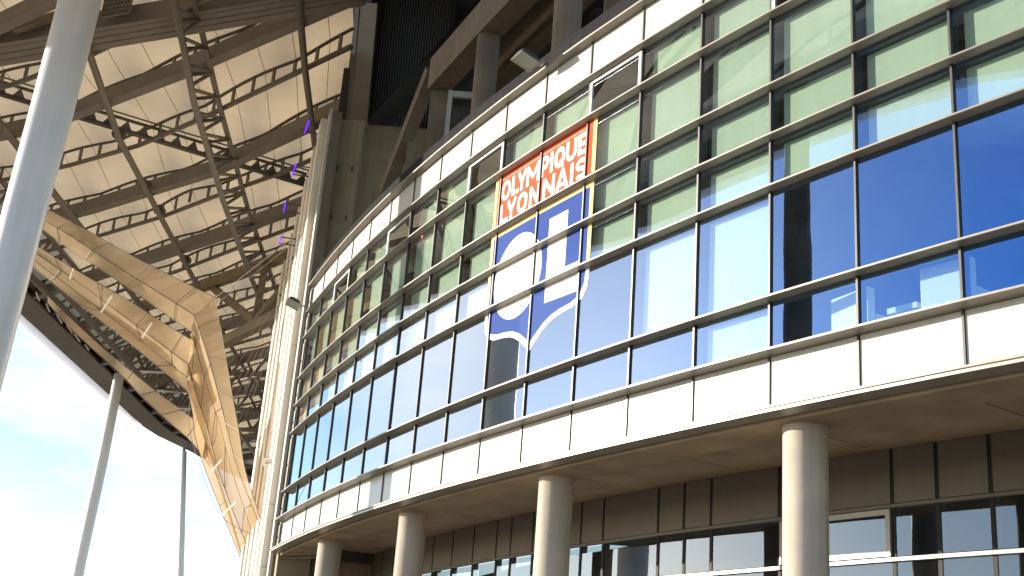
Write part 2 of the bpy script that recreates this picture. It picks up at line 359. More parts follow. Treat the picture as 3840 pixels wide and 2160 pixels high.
# ---- under the overhang
mb = MB()
for c in range(C0, C1): mb.loft([[wall(c, 0.335, Z8 - 0.045), wall(c + 1, 0.335, Z8 - 0.045)], [wall(c, 0.02, Z8 - 0.075), wall(c + 1, 0.02, Z8 - 0.075)]]); mb.loft([[wall(c, 0.335, Z8 + 0.01), wall(c + 1, 0.335, Z8 + 0.01)], [wall(c, 0.335, Z8 - 0.045), wall(c + 1, 0.335, Z8 - 0.045)]])
mb.build('fascia_lip', 'soffit_metal', bld)
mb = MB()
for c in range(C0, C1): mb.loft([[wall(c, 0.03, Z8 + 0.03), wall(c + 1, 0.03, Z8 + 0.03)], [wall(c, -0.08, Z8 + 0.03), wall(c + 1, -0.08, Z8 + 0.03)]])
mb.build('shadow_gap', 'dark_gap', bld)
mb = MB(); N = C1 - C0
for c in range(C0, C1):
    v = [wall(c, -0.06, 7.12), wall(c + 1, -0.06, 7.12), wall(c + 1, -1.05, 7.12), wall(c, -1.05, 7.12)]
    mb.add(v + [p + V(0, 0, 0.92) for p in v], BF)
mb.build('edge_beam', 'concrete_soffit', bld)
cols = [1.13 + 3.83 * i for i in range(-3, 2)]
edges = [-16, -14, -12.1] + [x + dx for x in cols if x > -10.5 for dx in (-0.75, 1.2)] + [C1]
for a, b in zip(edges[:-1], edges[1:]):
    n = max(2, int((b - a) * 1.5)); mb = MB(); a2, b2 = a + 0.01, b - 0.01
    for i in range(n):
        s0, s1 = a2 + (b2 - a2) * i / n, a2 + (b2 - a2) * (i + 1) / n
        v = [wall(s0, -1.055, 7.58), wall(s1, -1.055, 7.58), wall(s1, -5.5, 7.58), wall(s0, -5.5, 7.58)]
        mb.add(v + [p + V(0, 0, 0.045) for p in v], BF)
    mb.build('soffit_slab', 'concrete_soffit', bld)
for i, c in enumerate(cols):
    p = wall(c, -0.63, 0); n = 40; mb = MB()
    mb.tube([V(p.x, p.y, 0), V(p.x, p.y, 3.4), V(p.x, p.y, 7.14)], 0.395, n, cap=False)
    co_ = mb.build('concrete_column', 'concrete_column', bld, smooth=True)
    for sg in (0, 1):
        an = rad(318 + 180 * sg); q = V(p.x + 0.394 * math.cos(an), p.y + 0.394 * math.sin(an), 0)
        MB().beam(q, q + V(0, 0, 7.1), 0.012, 0.008, up=(math.cos(an), math.sin(an), 0)).build('formwork_seam', 'concrete_soffit', co_)
    MB().tube([V(p.x, p.y, 6.99), V(p.x, p.y, 7.119)], 0.402, n, cap=False).build('head_joint', 'concrete_column', co_, smooth=True)
# the set-back storey
def OFB(c): return -4.2 - 0.06 * (c + 2)
joints = [-13.15, -12.4, -11.7, -10.6, -9.67, -8.85, -8.04, -7.23, -6.77, -6.11, -4.82, -4.29, -3.11, -2.61, -2.12, -1.0, 0.56, 1.1, 1.7, 2.7, 3.3, 4.0, 5.2, 5.9]
def back_box(c0, c1, o0, o1, z0, z1):
    v = [wall(c0, OFB(c0) + o1, z0), wall(c1, OFB(c1) + o1, z0), wall(c1, OFB(c1) + o0, z0), wall(c0, OFB(c0) + o0, z0)]
    return v + [V(p.x, p.y, z1) for p in v]
def cyl_box(c0, c1, o0, o1, z0, z1):
    v = [wall(c0, o1, z0), wall(c1, o1, z0), wall(c1, o0, z0), wall(c0, o0, z0)]
    return v + [V(p.x, p.y, z1) for p in v]
for a, b in zip(joints[:-1], joints[1:]):
    g_ = 0.026
    MB().add(back_box(a + g_, b - g_, -0.06, 0, 6.47, 7.57), BF).build('cladding_panel', 'grey_cladding', bld)
    for z0, z1 in ((5.43, 6.36), (3.2, 5.31), (0.35, 3.15)):
        if z0 == 5.43 and a == -1.0:
            w = 0.055; mb = MB()
            mb.add(back_box(a + g_, b - g_, -0.06, 0.04, 6.25, 6.36), BF).add(back_box(a + g_, b - g_, -0.06, 0.04, 5.43, 5.54), BF)
            mb.add(back_box(a + g_, a + g_ + w, -0.06, 0.039, 5.54, 6.25), BF).add(back_box(b - g_ - w, b - g_, -0.06, 0.039, 5.54, 6.25), BF)
            s_ = mb.build('vent_window', 'sash_grey', bld)
            MB().add(back_box(a + g_ + w + .002, b - g_ - w - .002, -0.03, 0, 5.543, 6.247), BF).build('pane', 'glass_clear', s_)
            continue
        MB().add(back_box(a + g_, b - g_, -0.05, -0.03, z0, z1), BF).build('glass_pane', 'glass_clear', bld)
    MB().add(back_box(a + 0.002, b - 0.002, -0.05, 0.03, 6.38, 6.45), BF).build('transom', 'grey_cladding', bld)
    MB().add(back_box(a + 0.002, b - 0.002, -0.05, 0.06, 5.325, 5.40), BF).build('transom', 'sash_grey', bld)
for c in joints: MB().add(back_box(c - 0.024, c + 0.024, -0.2, -0.012, 0.0, 7.57), BF).build('mullion', 'dark_gap', bld)
mb = MB()
for c in range(-15, C1): mb.loft([[wall(c, OFB(c) - 5, 0.0), wall(c + 1, OFB(c + 1) - 5, 0)], [wall(c, OFB(c) - 5, 7.5), wall(c + 1, OFB(c + 1) - 5, 7.5)]])
mb.build('inner_wall', 'interior_dark', bld)
MB().add(back_box(-17, -13.2, -0.3, 0.05, 0, 7.9), BF).build('concrete_wall', 'concrete_soffit', bld)
MB().add(cyl_box(-13.6, -13.05, -1.2, 0.0, 0, 7.24), BF).build('concrete_wall', 'concrete_soffit', bld)
mb = MB().tube([wall(-12.9, -0.4, 7.05), wall(-12.2, -1.2, 7.05), wall(-11.7, -1.6, 7.05)], 0.04, 8); mb.build('pipe', 'cable', bld)

# ------------------------------------------------------------------ crest printed on the panes
XC = -2.988
def cut(layers):
    """planar partition of overlapping polygons: every triangle keeps its top-most layer; split at the bay lines"""
    V2, F2, tags = [], [], []
    for li, (poly, colr) in enumerate(layers):
        b = len(V2); V2 += [Vector(p) for p in poly]; F2.append(list(range(b, b + len(poly)))); tags.append(('L', li, colr))
    for c in range(-6, 0):
        x0, x1 = 2 * (c - XC), 2 * (c + 1 - XC); b = len(V2)
        V2 += [Vector((x0, 9)), Vector((x1, 9)), Vector((x1, 17)), Vector((x0, 17))]; F2.append([b, b + 1, b + 2, b + 3]); tags.append(('B', c, None))
    vo, eo, fo, ov, oe, of = delaunay_2d_cdt(V2, [], F2, 1, 1e-5)
    out = {}
    for f, src in zip(fo, of):
        ls = [tags[s] for s in src]; lay = [t for t in ls if t[0] == 'L']; bb = [t for t in ls if t[0] == 'B']
        if not lay or not bb: continue
        top = max(lay, key=lambda t: t[1])[2]
        if top is None: continue
        out.setdefault(top, []).append((bb[0][1], [vo[i] for i in f]))
    return out
def stroke(pts, w, closed=False):
    """polygons of a pen stroke"""
    P = [Vector(p) for p in pts]; n = len(P); polys = []
    idx = range(n if closed else n - 1); L, Rr = [], []
    for i in range(n):
        a = P[i - 1] if (i or closed) else P[i]; b = P[(i + 1) % n] if (i < n - 1 or closed) else P[i]
        d1 = (P[i] - a); d2 = (b - P[i])
        d1 = d1.normalized() if d1.length > 1e-9 else d2.normalized(); d2 = d2.normalized() if d2.length > 1e-9 else d1
        t = (d1 + d2).normalized(); nn = Vector((-t.y, t.x)); k = 1 / max(0.35, nn.dot(Vector((-d1.y, d1.x))))
        L.append(P[i] + nn * w / 2 * k); Rr.append(P[i] - nn * w / 2 * k)
    for i in idx:
        j = (i + 1) % n; polys.append([Rr[i], Rr[j], L[j], L[i]])
    return polys
def arc(cx, cy, rx, ry, a0, a1, n=14):
    return [(cx + rx * math.cos(rad(a0 + (a1 - a0) * i / n)), cy + ry * math.sin(rad(a0 + (a1 - a0) * i / n))) for i in range(n + 1)]
def letter(ch, x0, x1, z0, z1, w):
    """condensed round-cornered sans, drawn inside the box"""
    h = w / 2; l, r, b, t = x0 + h, x1 - h, z0 + h, z1 - h; m = (z0 + z1) / 2; xm = (x0 + x1) / 2; rx = (r - l) / 2
    q = min(rx, (t - b) / 2 * 0.75)
    ring = [(r, b + q), (r, t - q)] + arc(xm, t - q, rx, q, 0, 180)[1:] + [(l, b + q)] + arc(xm, b + q, rx, q, 180, 360)[1:-1]
    if ch == 'O': return stroke(ring, w, True)
    if ch == 'Q': return stroke(ring, w, True) + stroke([(xm + 0.01, b + 0.13), (r + 0.02, z0 - 0.02)], w * 0.85)
    if ch == 'L': return stroke([(l, z1), (l, z0)], w) + stroke([(l, b), (x1, b)], w)
    if ch == 'I': return stroke([(xm, z0), (xm, z1)], w)
    if ch == 'E': return stroke([(l, z0), (l, z1)], w) + stroke([(l, t), (x1, t)], w) + stroke([(l, m), (x1 - 0.03, m)], w) + stroke([(l, b), (x1, b)], w)
    if ch == 'Y': return stroke([(xm, z0), (xm, m - 0.02)], w) + stroke([(x0 + h * 0.9, z1), (xm, m - 0.05)], w) + stroke([(x1 - h * 0.9, z1), (xm, m - 0.05)], w)
    if ch == 'M': return stroke([(l, z0), (l, z1)], w) + stroke([(r, z0), (r, z1)], w) + stroke([(l, z1 - 0.03), (xm, m - 0.1)], w * 0.9) + stroke([(r, z1 - 0.03), (xm, m - 0.1)], w * 0.9)
    if ch == 'N': return stroke([(l, z0), (l, z1)], w) + stroke([(r, z0), (r, z1)], w) + stroke([(l, z1 - 0.04), (r, z0 + 0.04)], w)
    if ch == 'P':
        y = (t + m - 0.04) / 2; ry = (t - m + 0.04) / 2
        return stroke([(l, z0), (l, z1)], w) + stroke([(l, t)] + arc(xm, y, r - xm, ry, 90, -90, 10) + [(l, m - 0.04)], w)
    if ch == 'U': return stroke([(l, z1), (l, b + q)] + arc(xm, b + q, rx, q, 180, 360)[1:] + [(r, z1)], w)
    if ch == 'A': return stroke([(x0 + h * 0.8, z0), (xm, z1 - 0.01)], w) + stroke([(x1 - h * 0.8, z0), (xm, z1 - 0.01)], w) + stroke([(x0 + 0.1, z0 + 0.14), (x1 - 0.1, z0 + 0.14)], w * 0.85)
    if ch == 'S':
        ru = (t - m) / 2; cu = (t + m) / 2; cl = (b + m) / 2
        return stroke(arc(xm, cu, rx, ru, 25, 270, 16) + arc(xm, cl, rx, ru, 90, -155, 16)[1:], w)
    return []
outer = [(-2.335, 15.36), (2.335, 15.36)]
bR_out = [(2.335, 11.5), (2.30, 11.14), (2.13, 10.91), (1.78, 10.78), (1.27, 10.735), (0.95, 10.68), (0.73, 10.595), (0.50, 10.47), (0.31, 10.34), (0.12, 10.2), (0, 10.1)]
bR_in = [(2.195, 11.55), (2.16, 11.24), (1.99, 11.0), (1.65, 10.90), (1.2, 10.865), (0.85, 10.80), (0.54, 10.68), (0.30, 10.53), (0.13, 10.42), (0, 10.33)]
mir = lambda P: [(-x, z) for x, z in reversed(P)]
layers = [(outer + bR_out + mir(bR_out)[1:], 'sign_white')]
layers.append(([(-2.335, 11.62), (2.335, 11.62), (2.335, 15.36), (-2.335, 15.36)], 'sign_gold'))
layers.append(([(-2.19, 13.60), (2.19, 13.60)] + bR_in + mir(bR_in)[1:], 'sign_blue'))
layers.append(([(-2.19, 13.735), (2.19, 13.735), (2.19, 15.36), (-2.19, 15.36)], 'sign_red'))
layers.append((arc(-0.838, 12.24, 1.136, 1.105, 0, 354, 59), 'sign_white'))
layers.append(([(0.53, 11.17), (1.955, 11.12), (1.955, 11.86), (1.325, 11.86), (1.325, 13.31), (0.53, 13.31)], 'sign_white'))
layers.append(([(-1.98, 15.20), (1.98, 15.20), (1.98, 15.212), (-1.98, 15.212)], 'sign_white'))
layers.append(([(-1.98, 13.86), (1.98, 13.86), (1.98, 13.875), (-1.98, 13.875)], 'sign_white'))
for ch, x0, x1 in (('O', -1.99, -1.52), ('L', -1.46, -1.10), ('Y', -1.19, -0.725), ('M', -0.735, -0.10), ('P', -0.05, 0.325), ('I', 0.375, 0.505), ('Q', 0.57, 1.02), ('U', 1.07, 1.53), ('E', 1.58, 1.97)):
    for p in letter(ch, x0, x1, 14.575, 15.135, 0.124): layers.append((p, 'sign_white'))
for ch, x0, x1 in (('L', -1.99, -1.56), ('Y', -1.66, -1.15), ('O', -1.11, -0.62), ('N', -0.52, -0.035), ('N', 0.105, 0.64), ('A', 0.69, 1.24), ('I', 1.31, 1.44), ('S', 1.53, 1.985)):
    for p in letter(ch, x0, x1, 13.935, 14.495, 0.124): layers.append((p, 'sign_white'))
def ccw(p):
    a = sum(p[i][0] * p[(i + 1) % len(p)][1] - p[(i + 1) % len(p)][0] * p[i][1] for i in range(len(p)))
    return list(p) if a > 0 else list(reversed(p))
layers = [(ccw([tuple(q) for q in p]), c) for p, c in layers]
sign = thing('crest_sign', 'tall red and blue shield crest with white and gold letters on the glass', 'sign', wall(-3, 0.0, 10.1))
names = {'sign_red': 'red_field', 'sign_blue': 'blue_field', 'sign_white': 'white_lettering', 'sign_gold': 'gold_border'}
for colr, tris in cut(layers).items():
    mb = MB()
    for c, tri in tris:
        M = bay(c, -0.004, 0); vv = [M @ V(p.x - 2 * (c + 0.5 - XC), 0, p.y) for p in tri]
        nn = (vv[1] - vv[0]).cross(vv[2] - vv[0]); outn = M.to_3x3() @ V(0, -1, 0)
        mb.add(vv if nn.dot(outn) > 0 else vv[::-1], [(0, 1, 2)])
    mb.build(names[colr], colr, sign)

# ------------------------------------------------------------------ clad end wall and concrete pylon beyond the glass
P0, P1 = V(-8.09, 47.3, 0), V(-13.75, 71.5, 0); WT = (P1 - P0).normalized(); WN = V(-WT.y, WT.x, 0)
if WN.x > 0: WN = -WN
cw = thing('clad_side_wall', 'tall wall of narrow beige and grey upright sheets left of the glass', 'wall', P0)
Ltot = (P1 - P0).length; rnd = random.Random(4)
def bearing(t): q = P0 + WT * t; return math.atan2(q.x, q.y)
cuts = [0.0]; NB = 13
for i in range(1, NB):
    tgt = bearing(0) + (bearing(Ltot) - bearing(0)) * (i + rnd.uniform(-0.3, 0.3)) / NB; lo, hi = 0.0, Ltot
    for _ in range(40):
        md = (lo + hi) / 2
        if (bearing(md) - tgt) * (bearing(Ltot) - bearing(0)) < 0: lo = md
        else: hi = md
    cuts.append(lo)
cuts.append(Ltot)
for i, (s, e) in enumerate(zip(cuts[:-1], cuts[1:])):
    d = (0.0, 0.24)[i % 2] + rnd.uniform(0, 0.04); m = ('cladding_grey', 'cladding_lit')[i % 2] if rnd.random() < 0.8 else 'cladding_lit'
    zs = [0.0] + sorted(rnd.uniform(3, 23) for _ in range(3)) + [25.6]
    for z0, z1 in zip(zs[:-1], zs[1:]):
        a, b = P0 + WT * (s + 0.004), P0 + WT * (e - 0.004)
        v = [a + WN * (-0.1), b + WN * (-0.1), b + WN * d, a + WN * d]
        MB().add([p + V(0, 0, z0 + 0.012) for p in v] + [p + V(0, 0, z1 - 0.012) for p in v], BF).build('cladding_sheet', m, cw)
MB().add([P0 + WN * -0.1, P1 + WN * -0.1, P1 + WN * -0.5, P0 + WN * -0.5] + [p + V(0, 0, 25.5) for p in (P0 + WN * -0.1, P1 + WN * -0.1, P1 + WN * -0.5, P0 + WN * -0.5)], BF).build('backing_wall', 'concrete', cw)
pyl = thing('concrete_pylon', 'tall concrete pier behind the end of the white coping', 'pier', (-7.4, 48.8, 0))
MB().box(-7.98, -6.74, 48.0, 49.6, 0, 25.45).build('pier', 'concrete_pier', pyl)
MB().add([V(-8.12, 47.42, 0), V(-7.86, 47.3, 0), V(-7.86, 48.6, 0), V(-8.3, 48.6, 0), V(-8.12, 47.42, 25.7), V(-7.86, 47.5, 25.2), V(-7.86, 48.6, 25.2), V(-8.3, 48.6, 25.6)], BF).build('side_plate', 'concrete_pier', pyl)
MB().box(-6.735, -3.55, 48.9, 49.5, 0, 25.75).build('wall_panel', 'concrete_pier', pyl)
for zz in (23.2, 21.0, 18.9):
    for xx in (-7.6, -7.0): MB().box(xx - 0.05, xx + 0.05, 47.975, 48.0, zz - 0.12, zz + 0.12).build('anchor_plate', 'steel_dark', pyl)
post = thing('steel_roof_post', 'broad tan steel post standing on the concrete pier', 'post', (-7.2, 48.7, 25.5))
mb = MB(); mb.beam((-7.05, 48.55, 25.4), (-7.25, 48.55, 31.5), 0.72, 0.5, up=(0, 1, 0)); mb.build('web', 'steel_tan', post)
for k, dx in enumerate((-0.40, -0.47, -0.55)):
    mb = MB(); mb.beam((-7.05 + dx, 48.6 + k * 0.12, 25.8), (-7.27 + dx * 1.1, 48.6 + k * 0.12, 31.5), 0.06, 0.5, up=(0, 1, 0)); mb.build('flange', 'steel_paint', post)

# ------------------------------------------------------------------ underside of the stand above the building
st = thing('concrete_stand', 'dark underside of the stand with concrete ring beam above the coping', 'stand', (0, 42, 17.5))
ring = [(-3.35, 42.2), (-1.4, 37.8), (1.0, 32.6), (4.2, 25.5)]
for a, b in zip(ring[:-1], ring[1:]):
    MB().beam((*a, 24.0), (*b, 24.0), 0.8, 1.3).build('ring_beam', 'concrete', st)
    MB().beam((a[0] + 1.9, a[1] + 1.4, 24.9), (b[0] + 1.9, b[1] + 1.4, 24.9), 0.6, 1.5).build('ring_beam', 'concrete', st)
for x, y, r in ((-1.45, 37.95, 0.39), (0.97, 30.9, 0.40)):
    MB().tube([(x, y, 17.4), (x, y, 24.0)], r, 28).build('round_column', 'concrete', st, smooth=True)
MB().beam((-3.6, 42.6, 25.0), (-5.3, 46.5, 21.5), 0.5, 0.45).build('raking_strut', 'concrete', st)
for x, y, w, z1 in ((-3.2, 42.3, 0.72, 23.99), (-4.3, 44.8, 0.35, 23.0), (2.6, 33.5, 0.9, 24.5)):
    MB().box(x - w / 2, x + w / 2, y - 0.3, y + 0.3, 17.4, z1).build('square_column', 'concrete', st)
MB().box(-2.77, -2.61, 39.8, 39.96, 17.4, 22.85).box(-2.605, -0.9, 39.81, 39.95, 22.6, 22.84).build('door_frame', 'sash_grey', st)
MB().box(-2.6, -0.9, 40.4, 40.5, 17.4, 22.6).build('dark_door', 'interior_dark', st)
# raked slab and back wall
MB().loft([[V(-7.6, 50.5, 25.7), V(6.5, 20.0, 25.7)], [V(2.4, 58, 37), V(18, 24, 37)]]).build('raked_shade_slab', 'interior_dark', st)  # upper tier slab, added to block light from the roof
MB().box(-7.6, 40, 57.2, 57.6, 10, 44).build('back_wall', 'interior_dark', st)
MB().box(-8.25, -7.4, 50.2, 57, 25.0, 40).build('back_wall', 'interior_dark', st)  # dark plate added to fill the bright gap beside the steel post
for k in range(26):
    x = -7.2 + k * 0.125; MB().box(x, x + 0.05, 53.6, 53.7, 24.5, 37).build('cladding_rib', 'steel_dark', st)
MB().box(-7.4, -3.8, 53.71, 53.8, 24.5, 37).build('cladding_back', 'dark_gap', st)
MB().box(-7.3, 45, 5, 57, 37.5, 37.9).build('upper_deck', 'interior_dark', st)  # unseen opaque sheet added over the stand to keep it dark

# ------------------------------------------------------------------ stadium roof
RZ = 28.0
roof = thing('stadium_roof', 'huge pale membrane roof on brown steel girders above the masts', 'roof', (-25, 70, RZ))
EDGE = [(-19.5, 4.0), (-21.0, 15.0), (-24.0, 21.5), (-29.0, 30.0), (-33.5, 36.5), (-35.7, 45.0), (-35.7, 60), (-35.7, 80), (-35.7, 113), (-35.8, 124), (-35.2, 129.5), (-33.4, 135.4), (-32.0, 145), (-28, 160)]
def left_x(y):
    P = EDGE
    if y <= P[0][1]: return P[0][0]
    for a, b in zip(P[:-1], P[1:]):
        if a[1] <= y <= b[1]: return a[0] + (b[0] - a[0]) * (y - a[1]) / (b[1] - a[1])
    return P[-1][0]
base = {
 1: [(-34, 62.5), (-25, 57.5), (-22, 55.9), (-15.8, 50.5), (-7.2, 43.0)],
 2: [(-34, 67.5), (-24.5, 61.9), (-18.6, 57.7), (-15.9, 55.1), (-7.5, 46.7)],
 3: [(-34, 74.5), (-25.8, 68.5), (-17.4, 62.1), (-13.8, 58.5), (-8.4, 52.5)],
 4: [(-34, 79), (-25, 71.6), (-20.7, 68.1), (-18.4, 65.5), (-14.6, 62.5), (-10.8, 58.6), (-8.6, 56.2)],
 5: [(-34, 85.5), (-22.9, 75.3), (-18, 70.8), (-14.3, 67), (-9, 61.7)],
 6: [(-34, 89.5), (-22.5, 78.1), (-16.9, 72.1), (-12.9, 67.9), (-9.3, 64.3)],
 7: [(-34, 94), (-20, 79.7), (-16.7, 76.1), (-13.7, 72.4), (-9.8, 68.3)]}
lines = dict(base)
for k in range(0, -11, -1): lines[k] = [(x, y - 4.25 * (1 - k)) for x, y in base[1]]
for k in range(8, 24): lines[k] = [(x, y + 4.25 * (k - 7)) for x, y in base[7]]
def resample(P, n):
    P = [Vector(p) for p in P]; L = [0]
    for a, b in zip(P[:-1], P[1:]): L.append(L[-1] + (b - a).length)
    out = []
    for i in range(n + 1):
        t = L[-1] * i / n
        for j in range(len(P) - 1):
            if t <= L[j + 1] + 1e-9: out.append(P[j].lerp(P[j + 1], (t - L[j]) / (L[j + 1] - L[j]))); break
    return out
NS = 42
clipped = {}
for k, P in lines.items():
    Q = resample(P, 120); Q = [q for q in Q if q.x > left_x(q.y) + 2.2]
    if len(Q) < 6: continue
    clipped[k] = resample(Q, NS)
def arch_z(k, i):
    w = abs(math.sin(math.pi * i / NS * 4.5 + (k % 2) * 1.3))
    return RZ + (0.98 + 0.20 * w if k % 2 else 0.80 + 0.24 * w)
arches = {}
unit = mesh('strut', boxv(-0.09, 0.09, -0.04, 0.04, 0, 1), BF, 'steel_paint')
for k, Q in clipped.items():
    box = k % 2 == 1; pts = [V(q.x, q.y, RZ) for q in Q]
    tan = 'steel_tan' if k == 7 else 'steel_paint'
    mb = MB()
    if box:
        for a, b in ((0, 14), (14, 28), (28, NS)): mb.beam(pts[a], pts[b], 0.50, 0.70)
        gd = mb.build('box_girder', tan, roof)
    else:
        mb.tube([p + V(0, 0, 0.2) for p in (pts[0], pts[7], pts[14], pts[21], pts[28], pts[35], pts[NS])], 0.125, 10); gd = mb.build('tube_girder', tan, roof, smooth=True)
    A = [V(q.x, q.y, arch_z(k, i)) for i, q in enumerate(Q)]; arches[k] = A
    mb = MB()
    for i in range(NS): mb.beam(A[i], A[i + 1], 0.13, 0.08)
    mb.build('arched_rail', 'steel_dark', gd)
    top = RZ + (0.70 if box else 0.32)
    for i in range(1, NS, 2 if -2 <= k <= 9 else 5):
        dvec = (Q[min(i + 1, NS)] - Q[i - 1]); ang = math.atan2(dvec.y, dvec.x)
        M = Matrix.Translation((Q[i].x, Q[i].y, top - 0.02)) @ Matrix.Rotation(ang, 4, 'Z') @ Matrix.Diagonal((1, 1, A[i].z - top + 0.02, 1))
        inst('strut', unit, M, gd)
ks = sorted(clipped)
for a, b in zip(ks[:-1], ks[1:]):
    A, B = arches[a], arches[b]; rows = []
    for j in range(7):
        t = j / 6; sag = -0.05 * 4 * t * (1 - t)
        rows.append([p.lerp(q, t) + V(0, 0, 0.10 + sag) for p, q in zip(A, B)])
    mp_ = MB().loft(rows).build('membrane_panel', 'membrane', roof, smooth=True)
    if a > 13: continue
    mb = MB()
    for i in range(1, NS, 3):
        e = [(r[i] + V(0, 0, -0.018), r[i].lerp(r[i + 1], 0.055) + V(0, 0, -0.018)) for r in rows]
        mb.loft([[p for p, q in e], [q for p, q in e]])
    sm = mb.build('membrane_seam', 'membrane_seam', mp_); sm['kind'] = 'stuff'
# tubes running towards the far end
def ptube(name, pts, r, m='steel_paint', par=roof): return MB().tube(pts, r, 12).build(name, m, par, smooth=True)
ptube('roof_tube', [(-18.4, 44, 27.85), (-19.9, 56.8, 27.85), (-20.4, 72, 27.85), (-20.9, 86, 27.85), (-21.5, 140, 27.85)], 0.16)
ptube('roof_tube', [(-9.1, 42.5, 27.85), (-9.6, 48.4, 27.85), (-10.1, 56, 27.85), (-10.6, 70, 27.85)], 0.15)
ptube('roof_tube', [(-31.2, 66, 27.3), (-31.1, 100.5, 27.3)], 0.23)
ptube('roof_tube', [(-25.5, 50, 27.85), (-26, 140, 27.85)], 0.2)
for x, y in ((-19.9, 56.8), (-20.1, 63), (-20.45, 74.5), (-20.2, 66.5)):
    MB().tube([(x - 0.03, y - 0.28, 28.0), (x, y + 0.2, 28.1)], 0.30, 8).build('tube_collar', 'steel_dark', roof)
# hanging lattice truss
ch2 = [V(-13.3, 42, 28.1), V(-14.2, 52.9, 28.1), V(-15.0, 65.1, 28.1), V(-15.35, 74, 28.1), V(-16.2, 100, 28.1), V(-17, 140, 28.1)]
ch1 = [V(-13.2, 39.5, 26.6), V(-14.5, 49.8, 26.6), V(-15.3, 60.6, 26.6), V(-15.85, 72, 26.6), V(-16.6, 98, 26.6), V(-17.4, 136, 26.6)]
tr = ptube('lattice_truss', ch2, 0.13)
ptube('lower_chord', ch1, 0.15, par=tr)
def along(P, t):
    L = [0]
    for a, b in zip(P[:-1], P[1:]): L.append(L[-1] + (b - a).length)
    s = t * L[-1]
    for j in range(len(P) - 1):
        if s <= L[j + 1] + 1e-6: return P[j].lerp(P[j + 1], (s - L[j]) / (L[j + 1] - L[j]))
for k in range(44):
    a = along(ch2, (k + 0.5) / 44); b = along(ch1, (k + 0.15) / 44); c = along(ch1, (k + 1.0) / 44)
    ptube('lattice_bar', [a, b], 0.085, 'steel_paint' if k % 2 else 'steel_tan', tr)
    if k % 2: ptube('lattice_bar', [a, c], 0.085, par=tr)
    if k < 14: ptube('lattice_bar', [a + V(0.05, 0, 0), along(ch1, (k + 0.55) / 44) + V(0.1, 0, 0)], 0.08, 'steel_dark', tr)
# second lattice further left, mostly behind the sails
c2 = [V(-28.3, 64, 28.1), V(-29, 140, 28.1)]; c1 = [V(-28.6, 62, 26.3), V(-29.4, 137, 26.3)]
tr2 = ptube('lattice_truss', c2, 0.17); ptube('lower_chord', c1, 0.2, par=tr2)
for k in range(30):
    a = along(c2, (k + 0.5) / 30); ptube('lattice_bar', [a, along(c1, (k + 0.1) / 30)], 0.11, par=tr2); ptube('lattice_bar', [a, along(c1, (k + 0.95) / 30)], 0.11, 'steel_tan' if k % 2 else 'steel_paint', par=tr2)
# far cross frames seen between the sails
for k, y in enumerate((98, 104, 110, 118)):
    f = ptube('cross_frame', [(-30.5, y, 26.7), (-14, y - 3, 26.7)], 0.2)
    for j in range(9):
        x = -30.5 + j * 1.8; ptube('lattice_bar', [(x, y - 0.3 * j, 26.7), (x + 0.9, y - 0.3 * j, 28.2)], 0.12, par=f); ptube('lattice_bar', [(x + 1.8, y - 0.3 * j, 26.7), (x + 0.9, y - 0.3 * j, 28.2)], 0.12, par=f)
# dark gutter truss crossing the bays
ga, gb = V(-31, 50.0, 28.25), V(-9.0, 63.1, 28.25)
gt = ptube('gutter_truss', [ga, gb], 0.13, 'steel_dark')
MB().beam(ga + V(-0.15, -0.45, 0.42), gb + V(-0.15, -0.45, 0.42), 0.16, 0.10).build('gutter_rail', 'steel_dark', gt)
mb = MB().beam(ga + V(-0.28, -0.72, 0.62), gb + V(-0.28, -0.72, 0.62), 0.10, 0.05); mb.build('gutter_rail', 'steel_paint', gt)
n = 30
tri = mesh('bracket', [(-0.28, 0, 0), (0.28, 0, 0), (0, 0, 0.42), (-0.28, 0.05, 0), (0.28, 0.05, 0), (0, 0.05, 0.42)], [(0, 1, 2), (5, 4, 3), (0, 3, 4, 1), (1, 4, 5, 2), (2, 5, 3, 0)], 'steel_dark')
dv = (gb - ga).normalized(); ang = math.atan2(dv.y, dv.x)
for k in range(n):
    inst('bracket', tri, Matrix.Translation(ga + (gb - ga) * ((k + 0.5) / n) + V(0.03, -0.1, 0.08)) @ Matrix.Rotation(ang, 4, 'Z') @ Matrix.Rotation(rad(28), 4, 'X'), gt)
# great stepped girder close to the masts
g0, g1 = V(-34, 54.9, 0), V(-6.6, 42.85, 0); gd_ = (g1 - g0).normalized(); gp_ = V(-gd_.y, gd_.x, 0)
if gp_.y < 0: gp_ = -gp_
gg = MB().beam(g0 - gp_ * 1.55 + V(0, 0, 28.0), g1 - gp_ * 0.9 + V(0, 0, 28.0), 0.35, 0.85).build('main_girder', 'steel_paint', roof)
for j, (o, zz) in enumerate(((1.12, 27.98), (0.62, 27.95), (0.14, 27.92))):
    MB().beam(g0 - gp_ * o + V(0, 0, zz), g1 - gp_ * (o * 0.62) + V(0, 0, zz), 0.40, 0.30).build('girder_flange', 'steel_paint', gg)
for t in (0.37, 0.62):
    p = lerp(g0, g1, t) - gp_ * 1.80; q = p + gd_ * 1.5
    sp = MB().beam(p + V(0, 0, 28.1), q + V(0, 0, 28.1), 0.05, 0.95).build('splice_plate', 'steel_paint', gg)
    mb = MB()
    for i in range(8):
        for j in range(4): c = p + gd_ * (0.12 + i * 0.175) - gp_ * 0.04; mb.box(c.x - 0.03, c.x + 0.03, c.y - 0.03, c.y + 0.03, 28.2 + j * 0.21, 28.26 + j * 0.21)
    b_ = mb.build('bolt', 'steel_dark', sp); b_['kind'] = 'stuff'
